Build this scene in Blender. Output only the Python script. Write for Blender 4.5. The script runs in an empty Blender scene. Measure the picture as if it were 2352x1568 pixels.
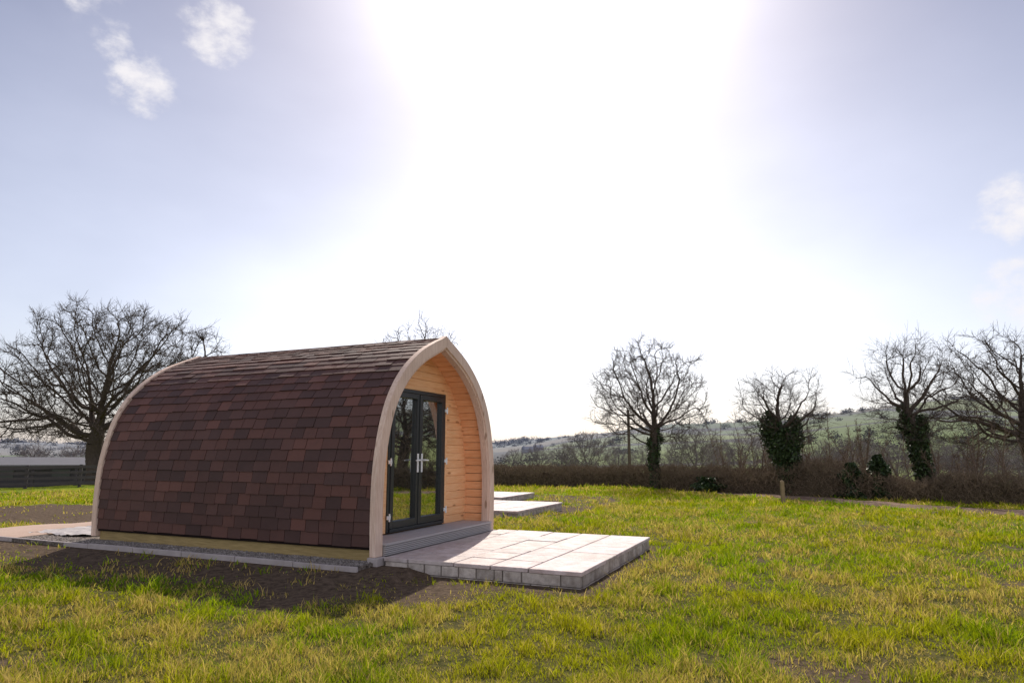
import bpy, math, random
import numpy as np
from mathutils import Vector, Matrix
R=np.random.RandomState(7); random.seed(7)
sc=bpy.context.scene
COL=sc.collection
# ---------------------------------------------------------------- helpers
def vnoise(x,y,s=0.0):
    x=np.asarray(x,float);y=np.asarray(y,float)
    xi=np.floor(x);yi=np.floor(y);fx=x-xi;fy=y-yi
    fx=fx*fx*(3-2*fx);fy=fy*fy*(3-2*fy)
    def h(i,j):
        v=np.sin(i*127.1+j*311.7+s*74.7)*43758.5453
        return v-np.floor(v)
    return (h(xi,yi)*(1-fx)+h(xi+1,yi)*fx)*(1-fy)+(h(xi,yi+1)*(1-fx)+h(xi+1,yi+1)*fx)*fy
def sstep(a,b,x):
    t=np.clip((np.asarray(x,float)-a)/(b-a),0,1);return t*t*(3-2*t)
def mesh_np(name,v,quads=None,tris=None,mat=None,col=None,parent=None,smooth=False):
    v=np.asarray(v,np.float32).reshape(-1,3)
    me=bpy.data.meshes.new(name)
    q=np.zeros((0,4),np.int32) if quads is None else np.asarray(quads,np.int32).reshape(-1,4)
    t=np.zeros((0,3),np.int32) if tris is None else np.asarray(tris,np.int32).reshape(-1,3)
    me.vertices.add(len(v));me.vertices.foreach_set('co',v.ravel())
    nl=q.size+t.size
    me.loops.add(nl);me.loops.foreach_set('vertex_index',np.concatenate([q.ravel(),t.ravel()]).astype(np.int32))
    me.polygons.add(len(q)+len(t))
    ls=np.concatenate([np.arange(len(q))*4,q.size+np.arange(len(t))*3]).astype(np.int32)
    me.polygons.foreach_set('loop_start',ls)
    me.update(calc_edges=True)
    if smooth: me.polygons.foreach_set('use_smooth',np.ones(len(q)+len(t),bool))
    if col is not None:
        a=me.color_attributes.new('Col','FLOAT_COLOR','POINT')
        c=np.ones((len(v),4),np.float32);c[:,:3]=col
        a.data.foreach_set('color',c.ravel())
    if mat: me.materials.append(mat)
    o=bpy.data.objects.new(name,me);COL.objects.link(o)
    if parent: o.parent=parent
    return o
class MB:
    def __init__(s): s.v=[];s.f=[];s.c=[]
    def box8(s,p,c=(1,1,1)):
        b=len(s.v);s.v+= [tuple(q) for q in p]
        for f in ((0,3,2,1),(4,5,6,7),(0,1,5,4),(1,2,6,5),(2,3,7,6),(3,0,4,7)): s.f.append(tuple(b+i for i in f))
        s.c+=[c]*8
    def box(s,x0,x1,y0,y1,z0,z1,c=(1,1,1)):
        s.box8([(x0,y0,z0),(x1,y0,z0),(x1,y1,z0),(x0,y1,z0),(x0,y0,z1),(x1,y0,z1),(x1,y1,z1),(x0,y1,z1)],c)
    def face(s,p,c=(1,1,1)):
        b=len(s.v);s.v+=[tuple(q) for q in p];s.f.append(tuple(range(b,b+len(p))));s.c+=[c]*len(p)
    def cyl(s,p0,p1,r0,r1,n=12,c=(1,1,1)):
        p0=Vector(p0);p1=Vector(p1);d=(p1-p0).normalized()
        a=d.cross(Vector((0,0,1)) if abs(d.z)<.9 else Vector((1,0,0))).normalized();e=d.cross(a)
        b=len(s.v)
        for p,r in((p0,r0),(p1,r1)):
            for i in range(n):
                t=2*math.pi*i/n;s.v.append(tuple(p+a*math.cos(t)*r+e*math.sin(t)*r));s.c.append(c)
        for i in range(n):
            j=(i+1)%n;s.f.append((b+i,b+j,b+n+j,b+n+i))
        s.f.append(tuple(b+i for i in range(n))[::-1]);s.f.append(tuple(b+n+i for i in range(n)))
    def obj(s,name,mat,parent=None,bevel=0,smooth=False):
        me=bpy.data.meshes.new(name);me.from_pydata(s.v,[],s.f)
        a=me.color_attributes.new('Col','FLOAT_COLOR','POINT')
        c=np.ones((len(s.v),4),np.float32);c[:,:3]=s.c;a.data.foreach_set('color',c.ravel())
        me.materials.append(mat);o=bpy.data.objects.new(name,me);COL.objects.link(o)
        if parent:o.parent=parent
        if bevel:
            m=o.modifiers.new('b','BEVEL');m.width=bevel;m.segments=2;m.limit_method='ANGLE'
        return o
def empty(name,loc=(0,0,0),rz=0):
    e=bpy.data.objects.new(name,None);COL.objects.link(e);e.location=loc;e.rotation_euler=(0,0,rz);return e
class NT:
    def __init__(s,name):
        s.m=bpy.data.materials.new(name);s.m.use_nodes=True;s.t=s.m.node_tree;s.t.nodes.clear()
        s.out=s.n('ShaderNodeOutputMaterial')
    def n(s,typ,ins=None,**kw):
        nd=s.t.nodes.new(typ)
        for k,v in kw.items(): setattr(nd,k,v)
        if ins:
            for k,v in ins.items(): s.set(nd,k,v)
        return nd
    def set(s,nd,k,v):
        i=nd.inputs[k]
        if isinstance(v,bpy.types.NodeSocket): s.t.links.new(v,i)
        elif isinstance(v,bpy.types.Node): s.t.links.new(v.outputs[0],i)
        else:
            if i.type=='RGBA' and len(v)==3: v=(*v,1)
            i.default_value=v
    def mix(s,f,a,b,blend='MIX'):
        nd=s.n('ShaderNodeMix',data_type='RGBA',blend_type=blend)
        s.set(nd,0,f);s.set(nd,6,a);s.set(nd,7,b);return nd.outputs[2]
    def math(s,op,a,b=0.0,c=None,clamp=False):
        nd=s.n('ShaderNodeMath',operation=op,use_clamp=clamp);s.set(nd,0,a);s.set(nd,1,b)
        if c is not None:s.set(nd,2,c)
        return nd.outputs[0]
    def ramp(s,f,a,b,inv=False):
        nd=s.n('ShaderNodeMapRange',{0:f,1:a,2:b,3:1. if inv else 0.,4:0. if inv else 1.},interpolation_type='SMOOTHSTEP');return nd.outputs[0]
    def noise(s,vec,scale,detail=4,rough=.6):
        nd=s.n('ShaderNodeTexNoise',{'Scale':scale,'Detail':detail,'Roughness':rough})
        if vec is not None:s.set(nd,'Vector',vec)
        return nd.outputs[0]
    def pos(s): return s.n('ShaderNodeNewGeometry').outputs['Position']
    def objc(s): return s.n('ShaderNodeTexCoord').outputs['Object']
    def attr(s,name='Col'): return s.n('ShaderNodeAttribute',attribute_name=name).outputs['Color']
    def mapping(s,vec,scale):
        return s.n('ShaderNodeMapping',{'Vector':vec,'Scale':scale}).outputs[0]
    def bump(s,h,strength=.4,dist=.01):
        return s.n('ShaderNodeBump',{'Height':h,'Strength':strength,'Distance':dist}).outputs[0]
    def pbr(s,col,rough=.8,spec=.3,normal=None,metal=0.):
        b=s.n('ShaderNodeBsdfPrincipled',{'Base Color':col,'Roughness':rough,'Specular IOR Level':spec,'Metallic':metal})
        if normal is not None:s.set(b,'Normal',normal)
        s.t.links.new(b.outputs[0],s.out.inputs[0]);return s.m
# ---------------------------------------------------------------- materials
def simple(name,col,rough=.7,spec=.3,var=.25,scale=8,metal=0.,bump=.2):
    t=NT(name);o=t.objc();n=t.noise(o,scale,5)
    c=t.mix(n,tuple(x*(1-var) for x in col),tuple(min(1,x*(1+var)) for x in col))
    return t.pbr(c,rough,spec,t.bump(t.noise(o,scale*6,3),bump,.004),metal)
def wood(name,c1,c2,axis='x',knots=True,dark=(.25,.10,.04)):
    t=NT(name);o=t.objc()
    a=t.attr()
    sc1={'x':(1.2,14,14),'y':(14,1.2,14),'z':(14,14,1.2)}[axis]
    off=t.n('ShaderNodeVectorMath',{0:t.n('ShaderNodeVectorMath',{0:a,1:(37.,17.,29.)},operation='MULTIPLY').outputs[0],1:o},operation='ADD').outputs[0]
    g=t.noise(t.mapping(off,sc1),3.5,6,.65)
    c=t.mix(t.ramp(g,.3,.7),c1,c2)
    if knots:
        sk={'x':(2.6,8,8),'y':(8,2.6,8),'z':(7,7,2.2)}[axis]
        v=t.n('ShaderNodeTexVoronoi',{'Vector':t.mapping(off,sk),'Scale':1.0}).outputs['Distance']
        c=t.mix(t.math('MULTIPLY',t.ramp(v,.09,.19,True),.85),c,dark)
    big=t.noise(off,1.3,2)
    c=t.mix(t.math('MULTIPLY',t.ramp(big,.35,.75),.28),c,tuple(x*.65 for x in c2))
    return t.pbr(c,.62,.3,t.bump(g,.25,.004))
M_pine=wood('pine_cladding',(.94,.57,.31),(.83,.43,.20),'x',dark=(.35,.15,.06))
M_pine_y=wood('pine_cladding_soffit',(.94,.53,.28),(.82,.38,.17),'y',dark=(.35,.14,.05))
M_arch=wood('arch_timber',(.80,.61,.50),(.62,.43,.33),'z',True,(.3,.18,.11))
M_skirt=wood('treated_timber',(.42,.30,.13),(.28,.20,.08),'y',False)
t=NT('roof_shingle');o=t.objc();a=t.attr()
n=t.noise(o,260,3,.7);n2=t.noise(o,1.2,3);n4=t.noise(o,7,5,.7)
c=t.mix(t.math('MULTIPLY',n,.5),a,(.035,.018,.015))
c=t.mix(t.math('MULTIPLY',t.ramp(n2,.45,.8),.3),c,(.13,.062,.052))
c=t.mix(t.math('MULTIPLY',t.ramp(n4,.5,.75),.35),c,(.045,.025,.022))
M_shing=t.pbr(c,.7,.4,t.bump(n,.5,.003))
M_under=simple('roof_felt',(.02,.013,.012),.9,.1)
M_frame=simple('anthracite_frame',(.028,.030,.032),.35,.5,.1,3,bump=.02)
t=NT('window_glass')
gl=t.n('ShaderNodeBsdfGlossy',{'Color':(.9,.93,.95),'Roughness':.015})
df=t.n('ShaderNodeBsdfPrincipled',{'Base Color':(.02,.02,.02),'Roughness':.3})
tr=t.n('ShaderNodeBsdfTransparent',{'Color':(.75,.78,.76)})
m1=t.n('ShaderNodeMixShader',{0:.75,1:df.outputs[0],2:tr.outputs[0]})
m2=t.n('ShaderNodeMixShader',{0:.50,1:m1.outputs[0],2:gl.outputs[0]})
t.t.links.new(m2.outputs[0],t.out.inputs[0]);M_glass=t.m
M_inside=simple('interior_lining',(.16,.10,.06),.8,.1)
M_curtain=simple('curtain_cloth',(.55,.52,.5),.9,.1)
t=NT('composite_deck');o=t.objc();c=t.mix(t.noise(t.mapping(o,(2,30,30)),2,4),(.34,.31,.31),(.48,.45,.45));M_deck=t.pbr(c,.65,.3)
t=NT('sandstone_paving');o=t.objc();a=t.attr()
n=t.noise(o,5,7,.65);n2=t.noise(o,38,4,.7);n3=t.noise(o,1.4,4,.6)
c=t.mix(t.ramp(n,.3,.7),(.42,.34,.32),(.62,.54,.53));c=t.mix(.7,c,a,'MULTIPLY')
c=t.mix(t.math('MULTIPLY',t.ramp(n2,.5,.8),.35),c,(.28,.22,.20))
c=t.mix(t.math('MULTIPLY',t.ramp(n3,.5,.7),.2),c,(.30,.22,.18))
M_slab=t.pbr(c,.6,.4,t.bump(t.math('ADD',t.math('MULTIPLY',n,1.8),t.math('MULTIPLY',n2,.7)),.8,.018))
t=NT('concrete_block');o=t.objc();a=t.attr();n=t.noise(o,9,6,.7);n2=t.noise(o,90,3,.7)
c=t.mix(t.ramp(n,.3,.7),(.32,.27,.24),(.58,.52,.48));c=t.mix(.8,c,a,'MULTIPLY')
M_block=t.pbr(c,.9,.15,t.bump(t.math('ADD',n,n2),.9,.012))
M_mortar=simple('mortar',(.20,.17,.15),.95,.1,.3,20)
t=NT('gravel');p=t.pos();v=t.n('ShaderNodeTexVoronoi',{'Vector':p,'Scale':38.})
c=t.mix(t.n('ShaderNodeSeparateColor',{0:v.outputs['Color']}).outputs[0],(.07,.055,.045),(.24,.20,.17))
M_gravel=t.pbr(c,.9,.2,t.bump(v.outputs['Distance'],1.,.02))
M_kerb=simple('concrete_kerb',(.38,.33,.32),.85,.2,.35,6)
t=NT('soil');p=t.pos();n=t.noise(p,2.2,8,.7);n2=t.noise(p,24,5,.7)
c=t.mix(t.ramp(n,.3,.7),(.15,.095,.065),(.28,.20,.15))
M_soil=t.pbr(c,.95,.1,t.bump(t.math('ADD',n2,n),1.,.04))
t=NT('timber_path');o=t.pos();n=t.noise(o,6,5,.7)
M_path=t.pbr(t.mix(n,(.34,.24,.19),(.50,.38,.32)),.9,.1,t.bump(t.noise(o,30,4),.6,.01))
M_plastic=simple('plastic_sheet',(.40,.37,.37),.6,.2,.35,9)
def bark(name,a,b):
    t=NT(name);p=t.pos();return t.pbr(t.mix(t.noise(p,9,4),a,b),.95,.1)
M_bark=bark('bark',(.050,.037,.031),(.12,.092,.078))
M_barkfar=bark('bark_distant',(.15,.125,.13),(.21,.18,.18))  # paler copy of the bark, distance haze put into its colour
M_hedge=bark('hedge_twigs',(.10,.072,.048),(.27,.20,.135))
def leafmat(name):
    t=NT(name);a=t.attr()
    d=t.n('ShaderNodeBsdfPrincipled',{'Base Color':a,'Roughness':.6,'Specular IOR Level':.08})
    tl=t.n('ShaderNodeBsdfTranslucent',{'Color':t.mix(.45,a,(.50,.51,.005))})
    m=t.n('ShaderNodeMixShader',{0:.45,1:d.outputs[0],2:tl.outputs[0]})
    t.t.links.new(m.outputs[0],t.out.inputs[0]);return t.m
M_grass=leafmat('grass_blade')
t=NT('ivy_leaf');a=t.attr();M_ivy=t.pbr(a,.5,.3)
M_fence=simple('dark_fence_timber',(.07,.06,.06),.85,.2,.3,4)
M_pole=simple('pole_timber',(.10,.075,.065),.9,.1)
M_roofsheet=simple('grey_sheet_roof',(.12,.115,.125),.6,.2,.2,2)
M_wallsheet=simple('dark_barn_wall',(.06,.055,.06),.9,.1)
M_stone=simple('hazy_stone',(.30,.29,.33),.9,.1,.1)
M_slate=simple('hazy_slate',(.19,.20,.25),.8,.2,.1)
# ---------------------------------------------------------------- frame of the pod
POD=(-.97,9.395,.17);ANG=math.radians(65.8)
cw,sw=math.cos(ANG),math.sin(ANG)
def loc(x,y):
    dx=np.asarray(x)-POD[0];dy=np.asarray(y)-POD[1]
    return dx*cw+dy*sw,-dx*sw+dy*cw
def wld(lx,ly): return POD[0]+lx*cw-ly*sw,POD[1]+lx*sw+ly*cw
# ---------------------------------------------------------------- terrain
AZ=np.radians([-180,-60,-38,-30,-12,-2,1,4.6,8,12,19,25,34,38,60,90,180])
HH=np.array([20,14,8,8,7,8,11,17,19,24,26,33,42,40,38,30,20.])
def zf(x,y):
    x=np.asarray(x,float);y=np.asarray(y,float)
    d=np.hypot(x,y);az=np.arctan2(x,y)
    H=np.interp(az,AZ,HH)
    lx,ly=loc(x,y)
    flat=1-sstep(1.5,3.0,np.maximum(np.abs(lx-.1)-1.7,np.maximum(-2.6-ly,ly-5)))
    z=.10*(vnoise(x*.35,y*.35,1)-.5)*(1-flat)+.045*(vnoise(x*1.6,y*1.6,2)-.5)*(1-flat)*(d<60)
    z=z+.075*flat*(1-sstep(-.2,.9,-1.9-lx))*(ly>-.6)
    z=z-3.6*sstep(30,90,d)
    z=z+(H+3.6)*sstep(130,650,d)*(1+.10*(vnoise(x/90,y/90,3)-.5)) + 5*(vnoise(x/60,y/60,4)-.5)*sstep(120,300,d)
    z=z-np.maximum(d-750,0)*.02
    return z
def soil(x,y):
    lx,ly=loc(x,y)
    n=vnoise(x*1.3,y*1.3,5)*.5+vnoise(x*4,y*4,6)*.5
    a=(1-sstep(.2,2.5,np.maximum(np.maximum(-1.9-lx,0),np.maximum(np.maximum(-ly-.8,0),ly-7.5))))*(lx<1)
    b=1-sstep(.0,.45,np.maximum(np.abs(lx-.07)-1.75,np.maximum(-2.62-ly,ly-5)))
    c=1-sstep(0,1.2,np.maximum(np.abs(x+12.5)-5.5,np.abs(y-15.5-.0*x)-1.7))
    e=1-sstep(0,.7,np.maximum(np.abs(lx-8)-4.2,-ly+.6))*1.0
    e=e*(ly<9)
    m=np.maximum(np.maximum(a*.86,b*.72),np.maximum(c,e*.62))
    return np.clip(m*1.6-n*1.0,0,.92)*(m>.02)+np.clip((vnoise(x*.9,y*.9,8)*.6+vnoise(x*2.7,y*2.7,9)*.4-.60)*3,0,.55)
nr,na=300,640
rr=np.concatenate([[.0],np.geomspace(.6,2600,nr-1)]);th=np.linspace(-math.pi,math.pi,na,endpoint=False)
RR,TT=np.meshgrid(rr,th,indexing='ij');X=RR*np.sin(TT);Y=RR*np.cos(TT);Z=zf(X,Y)
i,j=np.meshgrid(np.arange(nr-1),np.arange(na),indexing='ij');j2=(j+1)%na
q=np.stack([i*na+j,i*na+j2,(i+1)*na+j2,(i+1)*na+j],-1).reshape(-1,4)[:, ::-1]
S=soil(X,Y);colr=np.zeros((nr*na,3));colr[:,0]=S.ravel()
t=NT('grass_field');p=t.pos();a=t.attr();sep=t.n('ShaderNodeSeparateColor',{0:a})
ln=t.n('ShaderNodeVectorMath',{0:p},operation='LENGTH').outputs['Value']
n1=t.noise(p,.35,4);n2=t.noise(p,1.7,6,.7);n3=t.noise(p,14,6,.75)
g=t.mix(t.ramp(n2,.35,.65),(.13,.18,.010),(.28,.28,.020))
g=t.mix(t.ramp(n1,.4,.7),g,(.19,.27,.014))
g=t.mix(t.math('MULTIPLY',t.ramp(n3,.5,.7),.4),g,(.28,.22,.07))
gn=t.mix(t.ramp(n3,.35,.65),(.045,.048,.012),(.14,.12,.04))  # shade between the tufts painted into the nearby ground colour
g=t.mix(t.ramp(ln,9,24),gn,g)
so=t.mix(t.ramp(n3,.3,.7),(.055,.038,.027),(.16,.115,.08))
near=t.mix(t.ramp(t.math('ADD',sep.outputs[0],t.math('MULTIPLY',t.math('SUBTRACT',n3,.5),.5)),.25,.6),g,so)
v1=t.n('ShaderNodeTexVoronoi',{'Vector':p,'Scale':.0085},feature='DISTANCE_TO_EDGE');v2=t.n('ShaderNodeTexVoronoi',{'Vector':p,'Scale':.0085})
cc=t.n('ShaderNodeSeparateColor',{0:v2.outputs['Color']})
f=t.mix(cc.outputs[0],(.10,.14,.035),(.21,.24,.07));f=t.mix(t.ramp(cc.outputs[1],.6,.75),f,(.20,.165,.10))
f=t.mix(t.ramp(t.noise(p,.03,4),.55,.7),f,(.10,.09,.055))
f=t.mix(t.ramp(v1.outputs['Distance'],.02,.05,True),f,(.06,.055,.04))
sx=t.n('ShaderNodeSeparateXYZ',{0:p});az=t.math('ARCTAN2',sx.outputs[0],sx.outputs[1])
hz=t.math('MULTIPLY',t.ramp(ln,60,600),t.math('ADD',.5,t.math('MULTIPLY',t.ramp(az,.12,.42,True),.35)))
f=t.mix(hz,f,(.22,.24,.285))  # aerial haze painted into the field colour, stronger with distance
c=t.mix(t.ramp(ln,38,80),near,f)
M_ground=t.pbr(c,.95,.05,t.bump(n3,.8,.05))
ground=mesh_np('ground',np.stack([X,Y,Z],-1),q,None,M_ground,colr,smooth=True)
# ---------------------------------------------------------------- pod
pod=empty('glamping_pod',POD,ANG)
ctrl=[(1.54,-.2),(1.545,0),(1.565,.45),(1.555,.95),(1.49,1.36),(1.38,1.72),(1.22,2.01),(.98,2.28),(.64,2.53),(.27,2.71),(.11,2.775),(0,2.85),(-.1,2.95)]
def cr(p0,p1,p2,p3,t):
    return tuple(.5*((2*b)+(-a+c)*t+(2*a-5*b+4*c-d)*t*t+(-a+3*b-3*c+d)*t**3) for a,b,c,d in zip(p0,p1,p2,p3))
pts=[]
for k in range(1,len(ctrl)-2):
    for s in range(10): pts.append(cr(ctrl[k-1],ctrl[k],ctrl[k+1],ctrl[k+2],s/10))
pts.append(ctrl[-2]);pts=np.array(pts)
seg=np.hypot(*np.diff(pts,axis=0).T);arc=np.concatenate([[0],np.cumsum(seg)]);LT=arc[-1]
tan=np.gradient(pts,arc,axis=0);tan/=np.linalg.norm(tan,axis=1)[:,None]
def prof(s,off=0.):
    x=np.interp(s,arc,pts[:,0]);z=np.interp(s,arc,pts[:,1]);tx=np.interp(s,arc,tan[:,0]);tz=np.interp(s,arc,tan[:,1])
    return max(0.,x+off*tz) if off<0 else x+off*tz, z-off*tx
def innerline(off,n=44):
    out=[];last=None
    for k in range(n+1):
        x,z=prof(LT*k/n,off)
        if out and z<=out[-1][1]: continue
        out.append((x,z))
        if x<=0.001: break
    if out[-1][0]>.001:
        out.append((0,out[-1][1]+out[-1][0]*.7))
    return out
def resample(line,n):
    L=np.array(line);d=np.concatenate([[0],np.cumsum(np.hypot(*np.diff(L,axis=0).T))]);u=np.linspace(0,d[-1],n)
    return np.stack([np.interp(u,d,L[:,0]),np.interp(u,d,L[:,1])],1)
def arch(name,o_out,o_in,y0,y1,mat,n=48,zb=0.,bev=.006):
    A=resample(innerline(o_out) if o_out<0 else [prof(LT*k/80,o_out*(1 if k<78 else (80-k)/2.)) for k in range(81)],n);B=resample(innerline(o_in),n)
    A[-1,0]=0;B[-1,0]=0
    A[-1,1]+=.02 if o_out>0 else 0
    A[0,1]=zb;B[0,1]=zb
    mb=MB()
    full=[( -a[0],a[1],-b[0],b[1]) for a,b in zip(A,B)]+[(a[0],a[1],b[0],b[1]) for a,b in zip(A[::-1][1:],B[::-1][1:])]
    for k in full:
        for (x,z) in ((k[0],k[1]),(k[2],k[3])):
            for y in (y0,y1): mb.v.append((x,y,z));mb.c.append((.3,.5,.7) if k[0]<0 else (.7,.2,.4))
    for k in range(len(full)-1):
        a=k*4;b=a+4
        mb.f+=[(a,b,b+2,a+2),(a+1,a+3,b+3,b+1),(a,a+1,b+1,b),(a+2,b+2,b+3,a+3)]
    e=(len(full)-1)*4
    mb.f+=[(0,2,3,1),(e,e+1,e+3,e+2)]
    return mb.obj(name,mat,pod,bev)
LEN=4.95
arch('front_arch_board',.035,-.12,-.03,.05,M_arch)
arch('front_arch_inner_trim',-.105,-.15,-.005,.10,M_arch,bev=.003)
arch('rear_arch_board',.04,-.10,LEN-.04,LEN+.06,M_arch)
arch('roof_shell',-.002,-.05,.04,LEN-.03,M_under,zb=.10,bev=0)
mb=MB()
e=.142
rows=int((LT-.13)/e)
base=[(.112,.046,.036),(.088,.038,.031),(.130,.053,.040),(.074,.034,.029),(.105,.046,.037),(.148,.058,.043)]
for sd in(-1,1):
    for r in range(rows+1):
        s0=.11+r*e;s1=min(s0+e+.03,LT-.01)
        xa,za=prof(s0,.020);xb,zb=prof(s1,.006);xc,zc=prof(s0,.001)
        y=.045-random.random()*.25- (.0 if r%2 else .13)
        while y<LEN-.04:
            w=.255+random.choice([-.05,-.02,0,.03])
            y0=max(y+.004,.045);y1=min(y+w-.004,LEN-.045);y+=w
            if y1-y0<.02: continue
            c=base[random.randrange(6)];k=.82+random.random()*.36;c=tuple(v*k for v in c)
            dz=random.uniform(-.007,.007);lift=random.uniform(0,.006)
            p=[(sd*(xa+lift),y0,za+dz),(sd*(xa+lift),y1,za+dz),(sd*xb,y1,zb),(sd*xb,y0,zb),(sd*xc,y0,zc+dz),(sd*xc,y1,zc+dz)]
            b=len(mb.v);mb.v+=p;mb.c+=[c]*6
            mb.f+=[(b,b+1,b+2,b+3),(b+4,b+5,b+1,b),(b,b+3,b+4),(b+1,b+5,b+2)]
y=.05
while y<LEN-.06:
    y1=min(y+.22,LEN-.05);c=base[random.randrange(6)]
    x1,z1=prof(LT-.16,.022);zt=2.85+.012
    zt2=2.80
    mb.box8([(-x1,y,z1-.02),(0,y,zt2),(0,y1,zt2-.0),(-x1,y1,z1-.02),(-x1,y,z1+.012),(0,y,zt2+.03),(0,y1,zt2+.022),(-x1,y1,z1+.004)],c)
    mb.box8([(0,y,zt2),(x1,y,z1-.02),(x1,y1,z1-.02),(0,y1,zt2),(0,y,zt2+.03),(x1,y,z1+.012),(x1,y1,z1+.004),(0,y1,zt2+.022)],c)
    y=y1-.005
mb.obj('roof_shingles',M_shing,pod)
# skirting, floor, rear wall
mb=MB();mb.box(-1.52,-1.47,.06,LEN-.05,-.07,.125,(.2,.3,.1));mb.box(1.47,1.52,.06,LEN-.05,-.07,.125);mb.box(-1.46,1.46,LEN-.1,LEN-.05,-.07,.125)
mb.obj('base_skirting',M_skirt,pod,.004)
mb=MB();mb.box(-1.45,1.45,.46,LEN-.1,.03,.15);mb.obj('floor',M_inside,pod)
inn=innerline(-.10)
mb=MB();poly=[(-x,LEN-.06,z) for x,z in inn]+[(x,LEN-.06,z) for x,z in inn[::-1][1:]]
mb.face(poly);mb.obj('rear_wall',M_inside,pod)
RC=.44
mb=MB();ln_=resample(innerline(-.055),200);d=np.concatenate([[0],np.cumsum(np.hypot(*np.diff(ln_,axis=0).T))])
def li(s): return np.interp(s,d,ln_[:,0]),np.interp(s,d,ln_[:,1])
nb=28;bw=d[-1]/nb
for sd in(-1,1):
    for k in range(nb):
        s0=k*bw+.004;s1=(k+1)*bw-.004
        x0,z0=li(s0);x1,z1=li(s1)
        tx,tz=x1-x0,z1-z0;L=math.hypot(tx,tz);nx,nz=-tz/L,tx/L
        if nx>0:nx,nz=-nx,-nz
        th_=.02;c=(random.random(),random.random(),random.random())
        P=lambda x,z,y:(sd*max(x,0),y,z)
        mb.box8([P(x0,z0,.03),P(x1,z1,.03),P(x1,z1,RC+.02),P(x0,z0,RC+.02),P(x0+nx*th_,z0+nz*th_,.03),P(x1+nx*th_,z1+nz*th_,.03),P(x1+nx*th_,z1+nz*th_,RC+.02),P(x0+nx*th_,z0+nz*th_,RC+.02)],c)
mb.obj('porch_lining_boards',M_pine_y,pod,.002)
def hw(z):
    L=ln_;return float(np.interp(z,L[:,1],L[:,0]))-.004
ztop=ln_[-1,1]
DX0,DX1,DZ0,DZ1=-.735,.765,.165,2.09
mb=MB();z=.14;yb=RC;k=0
while z<ztop-.02:
    z1=min(z+.118,ztop-.001);a0,a1=hw(z+.002),hw(z1-.002)
    for (l0,l1,r0,r1) in ([(-a0,-a1,DX0-.06,DX0-.06),(DX1+.06,DX1+.06,a0,a1)] if z<DZ1+.05 else [(-a0,-a1,a0,a1)]):
        c=(random.random(),random.random(),random.random());za,zb=z+.0035,z1-.0035
        mb.box8([(l0,yb,za),(r0,yb,za),(r0,yb+.02,za),(l0,yb+.02,za),(l1,yb,zb),(r1,yb,zb),(r1,yb+.02,zb),(l1,yb+.02,zb)],c)
    z=z1
mb.obj('front_wall_boards',M_pine,pod,.002)
mb=MB()
for (xa,xb) in((-1.46,DX0-.02),(DX1+.02,1.46)):
    zz=np.linspace(.14,2.2,12)
    for k in range(11):
        lo=lambda z:max(-hw(z),xa);hi=lambda z:min(hw(z),xb)
        mb.face([(lo(zz[k]),yb+.012,zz[k]),(hi(zz[k]),yb+.012,zz[k]),(hi(zz[k+1]),yb+.012,zz[k+1]),(lo(zz[k+1]),yb+.012,zz[k+1])])
zz=np.linspace(2.12,ztop-.02,10)
for k in range(9): mb.face([(-hw(zz[k]),yb+.013,zz[k]),(hw(zz[k]),yb+.013,zz[k]),(hw(zz[k+1]),yb+.013,zz[k+1]),(-hw(zz[k+1]),yb+.013,zz[k+1])])
mb.obj('wall_backing',M_pine,pod)
mb=MB()
mb.box(DX0-.065,DX0-.002,RC-.018,RC+.08,.16,DZ1+.065,(.2,.2,.2));mb.box(DX1+.002,DX1+.065,RC-.018,RC+.08,.16,DZ1+.065,(.6,.2,.2));mb.box(DX0-.002,DX1+.002,RC-.016,RC+.08,DZ1+.003,DZ1+.065,(.4,.9,.2))
mb.obj('door_surround',M_pine,pod,.003)
mb=MB();F=.05;y0,y1=RC-.03,RC+.045
mb.box(DX0,DX0+F,y0,y1,DZ0,DZ1);mb.box(DX1-F,DX1,y0,y1,DZ0,DZ1);mb.box(DX0+F,DX1-F,y0,y1,DZ1-F,DZ1);mb.box(DX0+F,DX1-F,y0-.02,y1,DZ0,DZ0+.04)
mb.obj('door_frame',M_frame,pod,.004)
gm=MB();lm=MB();mid=(DX0+DX1)/2
for a,b in((DX0+F+.004,mid-.003),(mid+.003,DX1-F-.004)):
    z0,z1=DZ0+.045,DZ1-F-.004;w=.075
    lm.box(a,a+w,y0-.012,y1-.01,z0,z1);lm.box(b-w,b,y0-.012,y1-.01,z0,z1);lm.box(a+w,b-w,y0-.012,y1-.01,z0,z0+w+.02);lm.box(a+w,b-w,y0-.012,y1-.01,z1-w,z1)
    gm.box(a+w-.005,b-w+.005,RC+.005,RC+.02,z0+w+.015,z1-w+.005)
lm.box(mid-.02,mid+.02,y0-.024,y0-.013,DZ0+.05,DZ1-F-.01)
lm.obj('door_leaves',M_frame,pod,.006);gm.obj('door_glass',M_glass,pod)
mb=MB()
for s_ in(-1,1):
    xh=mid+s_*.052;yy=y0-.014
    mb.box(xh-.018,xh+.018,yy-.012,yy-.001,.93,1.19)
    mb.cyl((xh,yy-.01,1.10),(xh,yy-.05,1.10),.012,.012)
    mb.cyl((xh,yy-.05,1.10),(xh+s_*.11,yy-.05,1.095),.012,.010)
for xx in(DX0+.012,DX1-.012):
    for zz_ in(.36,1.08,1.84):
        mb.box(xx-.036,xx+.036,y0-.032,y0-.013,zz_-.024,zz_+.024);mb.cyl((xx,y0-.036,zz_-.05),(xx,y0-.036,zz_+.05),.012,.012)
mb.obj('door_handles_and_hinges',simple('white_metal',(.8,.8,.8),.4,.5,.03,3),pod,.002)
n=60
mb=MB()
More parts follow.
